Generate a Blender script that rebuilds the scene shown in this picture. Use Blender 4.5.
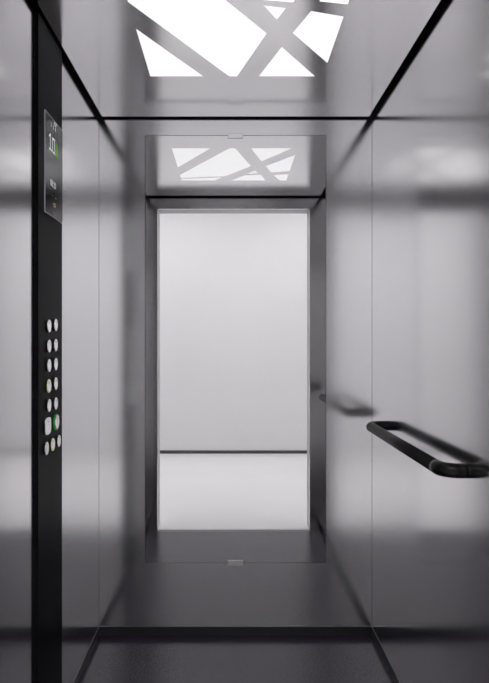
import bpy, bmesh, math
from mathutils import Vector, geometry

S = bpy.context.scene
COL = S.collection
for o in list(bpy.data.objects):
    bpy.data.objects.remove(o)

# ------------------------------------------------ camera, world, exposure
cam = bpy.data.cameras.new('camera')
co = bpy.data.objects.new('camera', cam); COL.objects.link(co)
cam.sensor_width = 36; cam.lens = 626 / 683 * 36
cam.shift_x = 14.5 / 683
cam.clip_start = 0.02
co.location = (-0.0223, -2.545, 1.193)
co.rotation_euler = (math.pi / 2, 0, 0)
S.camera = co
S.view_settings.view_transform = 'Standard'
S.view_settings.look = 'None'
S.view_settings.gamma = 1
S.view_settings.use_curve_mapping = False
S.view_settings.exposure = 0.0
w = bpy.data.worlds.new('world'); S.world = w; w.use_nodes = True
w.node_tree.nodes['Background'].inputs[0].default_value = (0.01, 0.01, 0.01, 1)
S.cycles.max_bounces = 16; S.cycles.glossy_bounces = 12; S.cycles.diffuse_bounces = 6
LANDING_FILL = 5.45        # radiance of the unseen lamps added to light the landing
CABIN_LAMP = 1.0         # radiance of the cabin's ceiling light

# ------------------------------------------------ materials
def mat(name, color, rough=0.5, metal=0.0, emit=None, strength=1.0, spec=None):
    m = bpy.data.materials.new(name); m.use_nodes = True
    b = m.node_tree.nodes['Principled BSDF']
    b.inputs['Base Color'].default_value = (*color, 1)
    b.inputs['Roughness'].default_value = rough
    b.inputs['Metallic'].default_value = metal
    if spec is not None: b.inputs['Specular IOR Level'].default_value = spec
    if emit:
        b.inputs['Emission Color'].default_value = (*emit, 1)
        b.inputs['Emission Strength'].default_value = strength
    return m
def noisy(m, scale, lo, hi, detail=2, stretch=(1, 1, 1), sock='Base Color', c0=None, c1=None):
    """drive a socket of m by object space noise"""
    nt = m.node_tree; b = nt.nodes['Principled BSDF']
    tc = nt.nodes.new('ShaderNodeTexCoord'); mp = nt.nodes.new('ShaderNodeMapping')
    mp.inputs['Scale'].default_value = stretch
    n = nt.nodes.new('ShaderNodeTexNoise'); n.inputs['Scale'].default_value = scale
    n.inputs['Detail'].default_value = detail
    nt.links.new(tc.outputs['Object'], mp.inputs[0]); nt.links.new(mp.outputs[0], n.inputs[0])
    if c0:
        r = nt.nodes.new('ShaderNodeValToRGB')
        r.color_ramp.elements[0].position = lo; r.color_ramp.elements[1].position = hi
        r.color_ramp.elements[0].color = (*c0, 1); r.color_ramp.elements[1].color = (*c1, 1)
        nt.links.new(n.outputs[0], r.inputs[0]); nt.links.new(r.outputs[0], b.inputs[sock])
    else:
        r = nt.nodes.new('ShaderNodeMapRange')
        r.inputs['To Min'].default_value = lo; r.inputs['To Max'].default_value = hi
        nt.links.new(n.outputs[0], r.inputs[0]); nt.links.new(r.outputs[0], b.inputs[sock])
    return m

STEEL = noisy(mat('satin_steel', (0.785, 0.777, 0.789), 0.15, 1.0), 3, 0.14, 0.16, sock='Roughness')
CEIL = noisy(mat('satin_ceiling_steel', (0.86, 0.853, 0.866), 0.16, 1.0), 3, 0.15, 0.17, sock='Roughness')
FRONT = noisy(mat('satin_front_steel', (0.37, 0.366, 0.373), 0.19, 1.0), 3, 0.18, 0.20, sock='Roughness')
MIRROR = mat('mirror_silver', (0.83, 0.82, 0.83), 0.0, 1.0)
MIRROR_EDGE = mat('mirror_edge_shade', (0.05, 0.05, 0.055), 0.5)  # glass edge, and the painted shade line round the mirror
CLIP = mat('clip_steel', (0.80, 0.793, 0.804), 0.16, 1.0)
CLIP2 = mat('brushed_clip_steel', (0.66, 0.65, 0.66), 0.36, 1.0)
BLACK = mat('black_coat', (0.012, 0.011, 0.012), 0.35)
VOID = mat('shade_black', (0.002, 0.002, 0.002), 0.9)  # near-black puts the shade of the ceiling gap into the colour
SKIRT = mat('black_skirting', (0.025, 0.024, 0.026), 0.4)
RAIL = mat('rail_black', (0.013, 0.012, 0.013), 0.5, spec=0.15)
ELBOW = mat('rail_elbow_gloss', (0.006, 0.006, 0.006), 0.25, spec=0.25)
COPM = mat('panel_black', (0.009, 0.008, 0.009), 0.32, spec=0.013)
GLASS = mat('display_glass', (0.012, 0.012, 0.013), 0.12, spec=0.22)
EDGE = mat('display_edge_glint', (0.75, 0.75, 0.77), 0.5, 0.0)  # white stands in for the reflection on a polished chamfer
BTN = mat('button_steel', (0.97, 0.965, 0.97), 0.15, 1.0)
BTN_SIDE = mat('button_side', (0.01, 0.01, 0.01), 0.4)
YEL = mat('yellow_ring', (0.55, 0.52, 0.05), 0.4, emit=(0.75, 0.72, 0.1), strength=0.7)
GRN = mat('green_ring', (0.02, 0.28, 0.04), 0.4, emit=(0.03, 0.42, 0.06), strength=0.12)
SYM = mat('engraved_symbol', (0.12, 0.12, 0.12), 0.5)
TRIM = mat('trim_dark_steel', (0.22, 0.22, 0.225), 0.3, 1.0)
LCDW = mat('lit_white', (0.3, 0.3, 0.3), 0.4, emit=(0.8, 0.8, 0.85), strength=0.55)
LCDD = mat('lit_grey', (0.1, 0.1, 0.1), 0.4, emit=(0.8, 0.8, 0.85), strength=0.4)
LCDG = mat('lit_green', (0.05, 0.2, 0.02), 0.4, emit=(0.16, 0.42, 0.04), strength=0.4)
LCDO = mat('lit_amber', (0.1, 0.08, 0.01), 0.4, emit=(0.5, 0.42, 0.08), strength=0.35)
FLOOR = mat('dark_speckled_floor', (0.03, 0.028, 0.034), 0.25, spec=0.5)
noisy(FLOOR, 250, 0.42, 0.70, 2, c0=(0.006, 0.005, 0.008), c1=(0.088, 0.075, 0.125))
LFLOOR = noisy(mat('landing_floor_pale', (0.8, 0.79, 0.8), 0.35), 2, 0.3, 0.7, c0=(0.87, 0.86, 0.865), c1=(0.90, 0.89, 0.895))
LWALL = noisy(mat('landing_paint', (0.82, 0.82, 0.83), 0.7), 1.5, 0.3, 0.7, c0=(0.80, 0.796, 0.805), c1=(0.82, 0.816, 0.825))
LBASE = mat('landing_baseboard_grey', (0.07, 0.07, 0.07), 0.5)
JAMB = mat('jamb_grey', (0.76, 0.75, 0.76), 0.5)
SILL = mat('sill_aluminium', (0.25, 0.25, 0.26), 0.35, 1.0)
GLOW = mat('cabin_diffuser', (0.05, 0.05, 0.05), 0.6, emit=(1, 1, 1), strength=CABIN_LAMP)
LGLOW = mat('landing_fill_glow', (0.8, 0.8, 0.8), 0.6, emit=(1, 1, 1), strength=LANDING_FILL)

# ------------------------------------------------ mesh helpers
def obj(name, bm, m, parent=None, smooth=False, kind=None, label=None):
    me = bpy.data.meshes.new(name)
    bmesh.ops.recalc_face_normals(bm, faces=bm.faces)
    bm.to_mesh(me); bm.free()
    if smooth:
        for p in me.polygons: p.use_smooth = True
    for mm in (m if isinstance(m, (list, tuple)) else [m]): me.materials.append(mm)
    o = bpy.data.objects.new(name, me); COL.objects.link(o)
    if parent is not None: o.parent = parent
    if kind: o['kind'] = kind
    if label: o['label'] = label
    return o
def box(bm, a, b, bevel=0.0, seg=1, edges=None):
    vs = [bm.verts.new((x, y, z)) for x in (a[0], b[0]) for y in (a[1], b[1]) for z in (a[2], b[2])]
    fs = [bm.faces.new([vs[i] for i in f]) for f in
          ((0, 1, 3, 2), (4, 6, 7, 5), (0, 4, 5, 1), (2, 3, 7, 6), (0, 2, 6, 4), (1, 5, 7, 3))]
    if bevel:
        es = list({e for f in fs for e in f.edges})
        if edges: es = [e for e in es if edges(e)]
        bmesh.ops.bevel(bm, geom=es, offset=bevel, segments=seg, affect='EDGES', profile=0.5)
    return bm
def boxes(*bs, bevel=0.0):
    bm = bmesh.new()
    for a, b in bs: box(bm, a, b, bevel)
    return bm
def st(name, m, *bs, bevel=0.0):
    return obj(name, boxes(*bs, bevel=bevel), m, kind='structure')
def empty(name, loc, label, cat, group=None):
    o = bpy.data.objects.new(name, None); COL.objects.link(o)
    o.location = loc; o.empty_display_size = 0.1
    o['label'] = label; o['category'] = cat
    if group: o['group'] = group
    return o
def tube(bm, pts, r, n=20, caps=True):
    """round tube swept along pts"""
    rings = []; prev = None
    for i, p in enumerate(pts):
        p = Vector(p)
        t = (Vector(pts[min(i + 1, len(pts) - 1)]) - Vector(pts[max(i - 1, 0)])).normalized()
        u = (Vector((0, 0, 1)) - t * t.z).normalized() if abs(t.z) < 0.9 else Vector((1, 0, 0))
        v = t.cross(u)
        rings.append([bm.verts.new(p + u * r * math.cos(2 * math.pi * k / n) + v * r * math.sin(2 * math.pi * k / n)) for k in range(n)])
    for a, b in zip(rings, rings[1:]):
        for k in range(n):
            bm.faces.new((a[k], a[(k + 1) % n], b[(k + 1) % n], b[k]))
    if caps:
        bm.faces.new(rings[0]); bm.faces.new(rings[-1][::-1])
    return bm
def prism(bm, pts, axis, a, b):
    """polygon (2-D) extruded along an axis between a and b; axis 'x': (y,z), 'z': (x,y)"""
    f = (lambda p, h: (h, p[0], p[1])) if axis == 'x' else (lambda p, h: (p[0], p[1], h))
    lo = [bm.verts.new(f(p, a)) for p in pts]; hi = [bm.verts.new(f(p, b)) for p in pts]
    bm.faces.new(lo); bm.faces.new(hi[::-1]); n = len(pts)
    for k in range(n): bm.faces.new((lo[k], lo[(k + 1) % n], hi[(k + 1) % n], hi[k]))
    return bm

# ------------------------------------------------ cabin shell
X, D, H, TOP = 0.555, 1.4, 2.10, 2.15
G = 0.0007
st('floor', FLOOR, ((-X - .03, -D, -0.03), (X + .03, .03, 0)))
st('wall_back', STEEL, ((-X + G, 0, 0.036), (X - G, 0.003, TOP)))
st('wall_left', STEEL, ((-X - .003, -D, 0.036), (-X, -G, TOP)))
st('wall_right', STEEL, ((X, -D, 0.036), (X + .003, -G, TOP)))
st('cabin_shell', VOID,
   ((-X - .03, -D, 0), (-X - .006, .03, TOP)), ((X + .006, -D, 0), (X + .03, .03, TOP)),
   ((-X - .006, .006, 0), (X + .006, .03, TOP)), ((-X - .03, -D - .03, TOP + .001), (X + .03, .03, TOP + .02)))
st('baseboard_back', SKIRT, ((-X, -0.002, 0), (X, 0.004, 0.033)))
st('baseboard_left', SKIRT, ((-X - .004, -D, 0), (-X + .002, -.002, 0.033)))
st('baseboard_right', SKIRT, ((X - .002, -D, 0), (X + .004, -.002, 0.033)))
st('glint_trim_1', TRIM, ((-X, -0.0030, 0.033), (X, 0.003, 0.0355)))  # these lips are added to give the panels' lower edge its highlight
st('glint_trim_2', TRIM, ((-X - .003, -D, 0.033), (-X + .0012, -.003, 0.0345)))
st('glint_trim_3', TRIM, ((X - .0012, -D, 0.033), (X + .003, -.003, 0.0345)))
# front wall with the doorway opening
OX, OZ = 0.48, 2.028
def portal(y0, y1, ox, oz, outx, top, z0=0.0):
    return (((-outx, y0, z0), (-ox, y1, top)), ((ox, y0, z0), (outx, y1, top)), ((-ox, y0, oz), (ox, y1, top)))
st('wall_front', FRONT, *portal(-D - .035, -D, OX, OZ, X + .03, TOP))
st('door_1', JAMB, *portal(-D - .15, -D - .0352, OX, OZ, OX + .06, OZ + .06))
bm = boxes(((-OX - .05, -D - .036, -0.03), (OX + .05, -D, -0.004)))
for k in range(3):
    y = -D - .004 - k * .012
    box(bm, (-OX, y - .006, -0.004), (OX, y + .003, 0.0))
obj('threshold', bm, SILL, kind='structure')

# ------------------------------------------------ landing outside the cabin
LY, LX, LH = -4.137, 2.0, 2.9
st('landing_floor', LFLOOR, ((-LX, LY, -0.03), (LX, -D - .037, 0)))
st('wall_landing', LWALL, ((-LX, LY - .1, 0), (LX, LY, LH)))
st('wall_landing_left', LWALL, ((-LX - .1, LY - .1, 0), (-LX, -D, LH)))
st('wall_landing_right', LWALL, ((LX, LY - .1, 0), (LX + .1, -D, LH)))
st('wall_shaft', LWALL, *portal(-D - .14, -D - .04, OX + .062, OZ + .062, LX, LH))
st('landing_ceiling', LWALL, ((-LX - .1, LY - .1, LH), (LX + .1, -D, LH + .1)))
st('baseboard_landing', LBASE, ((-LX, LY, 0), (LX, LY + .012, 0.032)))

lamps = []
for i, (lx, ly, lab) in enumerate(((-0.85, -2.9, 'unseen square lamp added to light the landing, on the display side'),
                                   (0.85, -2.9, 'unseen square lamp added to light the landing, on the handrail side'))):
    t = empty('added_landing_lamp', (lx, ly, LH), lab, 'ceiling lamp', 'added landing lamps')  # out of view, added so the landing is evenly bright
    bm = bmesh.new(); h = .55
    for a, b in (((-h, -h, -.05), (h, -h + .02, 0)), ((-h, h - .02, -.05), (h, h, 0)),
                 ((-h, -h + .02, -.05), (-h + .02, h - .02, 0)), ((h - .02, -h + .02, -.05), (h, h - .02, 0))): box(bm, a, b)
    obj('frame', bm, CLIP, t)
    obj('diffuser', boxes(((-h + .02, -h + .02, -.045), (h - .02, h - .02, -.03))), LGLOW, t)

# ------------------------------------------------ cabin ceiling and its light
POLY = [
 [(-.295, -.730), (-.295, -.403), (-.113, -.403)],
 [(-.295, -.873), (-.025, -.403), (.002, -.403), (.086, -.702), (-.047, -.902), (-.295, -.938)],
 [(.076, -.403), (.137, -.618), (.269, -.403)],
 [(.068, -.856), (.130, -.842), (.110, -.780)],
 [(.200, -.827), (.295, -.798), (.295, -.506), (.162, -.704)],
 [(.215, -.875), (.295, -.860), (.295, -.993), (.257, -.993)],
 [(-.295, -.957), (-.066, -.925), (-.109, -.993), (-.295, -.993)],
 [(.055, -.884), (.147, -.869), (.177, -.993), (-.017, -.993)],
]
CG = 0.017
outer = [(-X + CG, -D + .046), (X - CG, -D + .046), (X - CG, -0.022), (-X + CG, -0.022)]
def inside(p, poly):
    c = False; n = len(poly)
    for i in range(n):
        a, b = poly[i], poly[(i + 1) % n]
        if (a[1] > p[1]) != (b[1] > p[1]) and p[0] < (b[0] - a[0]) * (p[1] - a[1]) / (b[1] - a[1]) + a[0]: c = not c
    return c
vs, es = [], []
for pl in [outer] + POLY:
    n0 = len(vs); vs += [Vector(p) for p in pl]
    es += [(n0 + i, n0 + (i + 1) % len(pl)) for i in range(len(pl))]
rv, re_, rf, *_ = geometry.delaunay_2d_cdt(vs, es, [], 1, 1e-5)
bm = bmesh.new(); bv = [bm.verts.new((v.x, v.y, H)) for v in rv]
for f in rf:
    c = sum((rv[i] for i in f), Vector((0, 0))) / len(f)
    if not any(inside(c, pl) for pl in POLY): bm.faces.new([bv[i] for i in f])
bmesh.ops.dissolve_limit(bm, angle_limit=0.001, verts=bm.verts, edges=bm.edges)
r = bmesh.ops.extrude_face_region(bm, geom=bm.faces[:])
bmesh.ops.translate(bm, vec=(0, 0, .004), verts=[g for g in r['geom'] if isinstance(g, bmesh.types.BMVert)])
obj('ceiling', bm, CEIL, kind='structure')
cl = empty('ceiling_light', (0, -0.7, H), 'glowing white panes between crossing slanted bars in the steel lift ceiling', 'ceiling light')
for pl in POLY:
    c = sum((Vector(p) for p in pl), Vector((0, 0))) / len(pl)
    pp = [(p[0] + (-0.0004 if p[0] > c.x else 0.0004), p[1] + 0.7 + (-0.0004 if p[1] > c.y else 0.0004)) for p in pl]
    obj('diffuser', prism(bmesh.new(), pp, 'z', .0005, .008), GLOW, cl)
obj('housing', boxes(((-.32, -.32, .0095), (.32, .32, .030))), VOID, cl)

# ------------------------------------------------ mirror with clips
MX, M0, M1 = 0.366, 0.296, 2.028
mt = empty('mirror', (0, 0, M0), 'tall rectangular frameless mirror in the middle of the steel back wall', 'mirror')
bm = boxes(((-MX, -0.005, 0), (MX, -0.0031, M1 - M0)))
e = .0022
obj('mirror_gap_shade', boxes(((-MX - e, -0.0030, -e), (MX + e, -0.0001, M1 - M0 + e))), MIRROR_EDGE, mt)  # dark rim put in for the shade in the gap round the glass
mg = obj('mirror_glass', bm, [MIRROR_EDGE, MIRROR], mt)
for p in mg.data.polygons:
    if p.normal.y < -0.9: p.material_index = 1
for z, lab in ((0.0, 'steel clip under the bottom edge'), (M1 - M0, 'steel clip over the top edge')):
    bm = bmesh.new()
    box(bm, (-.031, -.0085, z - .011), (.031, -.0055, z + .009), .0008)
    zz = (z - .011, z - .001) if z == 0 else (z + .001, z + .009)
    box(bm, (-.031, -.0056, zz[0]), (.031, -.0002, zz[1]))
    obj('mirror_clip', bm, CLIP if z else CLIP2, mt, label=lab)

# ------------------------------------------------ handrail on the right wall
rx, rz, R = X - 0.059, 0.879, 0.0175
y0, y1 = -2.545 + 1.52, -2.545 + 2.335          # near and far end
hr = empty('handrail', (X, (y0 + y1) / 2, rz), 'black tubular handrail with rounded returns on the right steel wall', 'handrail')
def loc(p): return (p[0] - X, p[1] - (y0 + y1) / 2, p[2] - rz)
br = 0.042
obj('rail', tube(bmesh.new(), [loc((rx, y0 + br + .012, rz)), loc((rx, y1 - br - .012, rz))], R, 28), RAIL, hr, True)
for ye, s in ((y0, 1), (y1, -1)):
    pts = [(rx, ye + s * (br + .012), rz)]
    for k in range(11):
        a = math.pi / 2 * k / 10
        pts.append((rx + br * (1 - math.cos(a)), ye + s * br * (1 - math.sin(a)), rz))
    pts.append((X - .004, ye, rz))
    obj('elbow', tube(bmesh.new(), [loc(p) for p in pts], R * 1.03, 28), ELBOW, hr, True, label='glossy curved end going into the wall')
    obj('wall_flange', tube(bmesh.new(), [loc((X - .004, ye, rz)), loc((X - .0003, ye, rz))], .0176, 28), ELBOW, hr)
for o in list(bpy.data.objects):
    if o.parent is hr and o.name.startswith(('rail', 'elbow')):
        for p in o.data.polygons: p.use_smooth = len(p.vertices) == 4

# ------------------------------------------------ control panel on the left wall
T = 0.010
PY0, PY1 = -2.545 + 1.7075, -2.545 + 1.948
cp = empty('control_panel', (-X, (PY0 + PY1) / 2, 0.04), 'full height black lift control column with display and push buttons', 'control panel')
OFF = Vector((-X, (PY0 + PY1) / 2, 0.04))
bm = box(bmesh.new(), Vector((-X + .0003, PY0, 0.04)) - OFF, Vector((-X + T, PY1, 2.092)) - OFF, .004, 3,
         lambda e: abs(e.verts[0].co.z - e.verts[1].co.z) > 1 and e.verts[0].co.x > 0.01 and e.verts[0].co.y < 0)
obj('panel_body', bm, COPM, cp)
fx = T                                          # face of the column, local x
def L(y, z): return (y - OFF.y, z - OFF.z)
dy0, dy1, dz0, dz1 = -2.545 + 1.761, PY1 - .006, 1.193 - (-130.5) * 1.761 / 626, 1.193 + 231.5 * 1.761 / 626
a, b = L(dy0, dz0), L(dy1, dz1)
dsp = obj('display', boxes(((fx + .0002, a[0], a[1]), (fx + .003, b[0], b[1]))), GLASS, cp, label='dark glass screen with lit figures')
e_ = .0016
bm = bmesh.new()
for p, q in (((a[0], a[1] - e_), (b[0], a[1])), ((a[0], b[1]), (b[0], b[1] + e_)), ((a[0] - e_ * .7, a[1] - e_), (a[0], b[1] + e_))):
    box(bm, (fx + .0002, p[0], p[1]), (fx + .0034, q[0], q[1]))
obj('bezel', bm, EDGE, dsp)
gx = fx + .0031
def strokes(name, segs, th, m, parent, dx=.0006, mir=False):
    bm = bmesh.new()
    for (p, q) in segs:
        p, q = Vector(p), Vector(q); d = (q - p).normalized(); n = Vector((-d.y, d.x)) * th / 2
        p2, q2 = p - d * th / 2, q + d * th / 2
        prism(bm, [(p2 + n), (q2 + n), (q2 - n), (p2 - n)], 'x', gx, gx + dx)
    return obj(name, bm, m, parent)
def P(px, py):                                   # a point of the display, local (y,z), from its bearing
    Z = .5194 * 626 / (230 - px)
    return L(-2.545 + Z, 1.193 - (py - 341.5) * Z / 626)
strokes('digit', [(P(49.2, 135.8), P(50.4, 134.2)), (P(50.4, 134.2), P(50.4, 149.2)), (P(49.3, 148.2), P(51.6, 150.7))], .0042, LCDW, dsp)
strokes('digit', [(P(52.5, 138.2), P(54.7, 140.6)), (P(54.7, 140.6), P(54.7, 154.0)), (P(54.7, 154.0), P(52.5, 151.6)), (P(52.5, 151.6), P(52.5, 138.2))], .0040, LCDW, dsp)
obj('arrow', prism(bmesh.new(), [P(55.5, 155.2), P(58.0, 158.0), P(56.7, 141.0)], 'x', gx, gx + .0006), LCDG, dsp, label='green arrow pointing up')
strokes('emblem', [(P(51.2, 123.2), P(51.2, 126.2)), (P(53.3, 126.0), P(53.3, 129.0)), (P(55.4, 128.3), P(55.4, 131.0)),
                   (P(55.3, 122.8), P(56.5, 125.6)), (P(56.5, 125.6), P(55.3, 126.2)), (P(55.3, 126.2), P(54.0, 123.6)), (P(54.0, 123.6), P(55.3, 122.8))], .0040, LCDD, dsp)
def text(name, s, size, y, z, m, parent):
    c = bpy.data.curves.new(name, 'FONT'); c.body = s; c.size = size; c.align_x = 'CENTER'; c.align_y = 'CENTER'; c.extrude = .0003
    tmp = bpy.data.objects.new('tmp', c); COL.objects.link(tmp)
    bpy.context.view_layer.update()
    me = bpy.data.meshes.new_from_object(tmp.evaluated_get(bpy.context.evaluated_depsgraph_get()))
    bpy.data.objects.remove(tmp)
    for v in me.vertices: v.co = (gx + .0003 + v.co.z, y + v.co.x, z + v.co.y)
    me.materials.clear(); me.materials.append(m)
    o = bpy.data.objects.new(name, me); COL.objects.link(o); o.parent = parent
    return o
pt = P(53.1, 184.6); text('reading', '08:20', .027, pt[0], pt[1], LCDD, dsp)
strokes('dash', [(P(51.8, 194.8), P(52.8, 196.0))], .0025, SYM, dsp); strokes('dash', [(P(55.2, 198.0), P(56.2, 199.2))], .0025, SYM, dsp)
strokes('amber_symbol', [(P(53.6, 203.2), P(55.4, 204.8)), (P(55.4, 204.8), P(55.4, 207.4)), (P(55.4, 207.4), P(53.6, 206.0)), (P(53.6, 206.0), P(53.6, 203.2))], .0030, LCDO, dsp)
strokes('small_mark', [(P(53.4, 212.0), P(54.4, 212.9))], .004, SYM, dsp)

def disc(bm, y, z, r, x0, x1, n=32, bev=.0008, sq=None):
    pts = []
    for k in range(n):
        t = 2 * math.pi * k / n; c, s = math.cos(t), math.sin(t)
        if sq:
            ex = 2 / sq[2]
            pts.append((y + sq[0] * math.copysign(abs(c) ** ex, c), z + sq[1] * math.copysign(abs(s) ** ex, s)))
        else: pts.append((y + r * c, z + r * s))
    prism(bm, pts, 'x', x0, x1)
    top = [e for e in bm.edges if e.verts[0].co.x > x1 - 1e-6 and e.verts[1].co.x > x1 - 1e-6 and len(e.link_faces) == 2]
    if bev: bmesh.ops.bevel(bm, geom=top, offset=bev, segments=2, affect='EDGES')
    return bm
def push_button(Z, z, r, ring=None, rr=None, sq=None, lab=None, mark='bar'):
    y, zz = L(-2.545 + Z, z)
    t = obj('button', disc(bmesh.new(), y, zz, r, fx + .0050, fx + .0066, sq=sq), BTN, cp, label=lab)
    sqc = None if not sq else (sq[0] * .98, sq[1] * .98, sq[2])
    if ring is GRN:
        obj('button_ring', disc(bmesh.new(), y, zz, rr, fx + .0002, fx + .0050, bev=0), GRN, t, label='green ring')
    else:
        obj('button_collar', disc(bmesh.new(), y, zz, r, fx + .0002, fx + .0044, bev=0, sq=sqc), BTN_SIDE, t)
        if ring:
            obj('button_ring', disc(bmesh.new(), y, zz, r + .0008, fx + .0044, fx + .0050, bev=0), YEL, t, label='yellow lit ring')
    bm = bmesh.new()
    box(bm, (fx + .0066, y - .0016, zz + r * .45), (fx + .0069, y + .0016, zz + r * .62))
    obj('button_mark', bm, SYM, t)
def ph(px, py, *a, **k):                         # height and depth of a button, from measured bearings
    Z = .5165 * 626 / (230 - px)
    push_button(Z, 1.193 - (py - 341.5) * Z / 626, *a, **k)
for i, (pa, pb) in enumerate(((326, 325), (346, 345), (365.5, 364), (386, 383.5), (405.5, 403.5))):
    yl = i == 3
    ph(49.5, pa, .0185, YEL if yl else None, .0197 if yl else None, lab='round steel button with yellow ring' if yl else None)
    ph(56.1, pb, .0185)
ph(48.2, 426, .024, sq=(.029, .024, 4), lab='larger rounded square steel button')
ph(57.4, 422, .0205, GRN, .0245, lab='round steel button with green ring')
ph(47.0, 448.5, .0185)
ph(53.4, 444.5, .0175, YEL, .0188, lab='round steel button with yellow ring')
ph(59.2, 441, .0178)
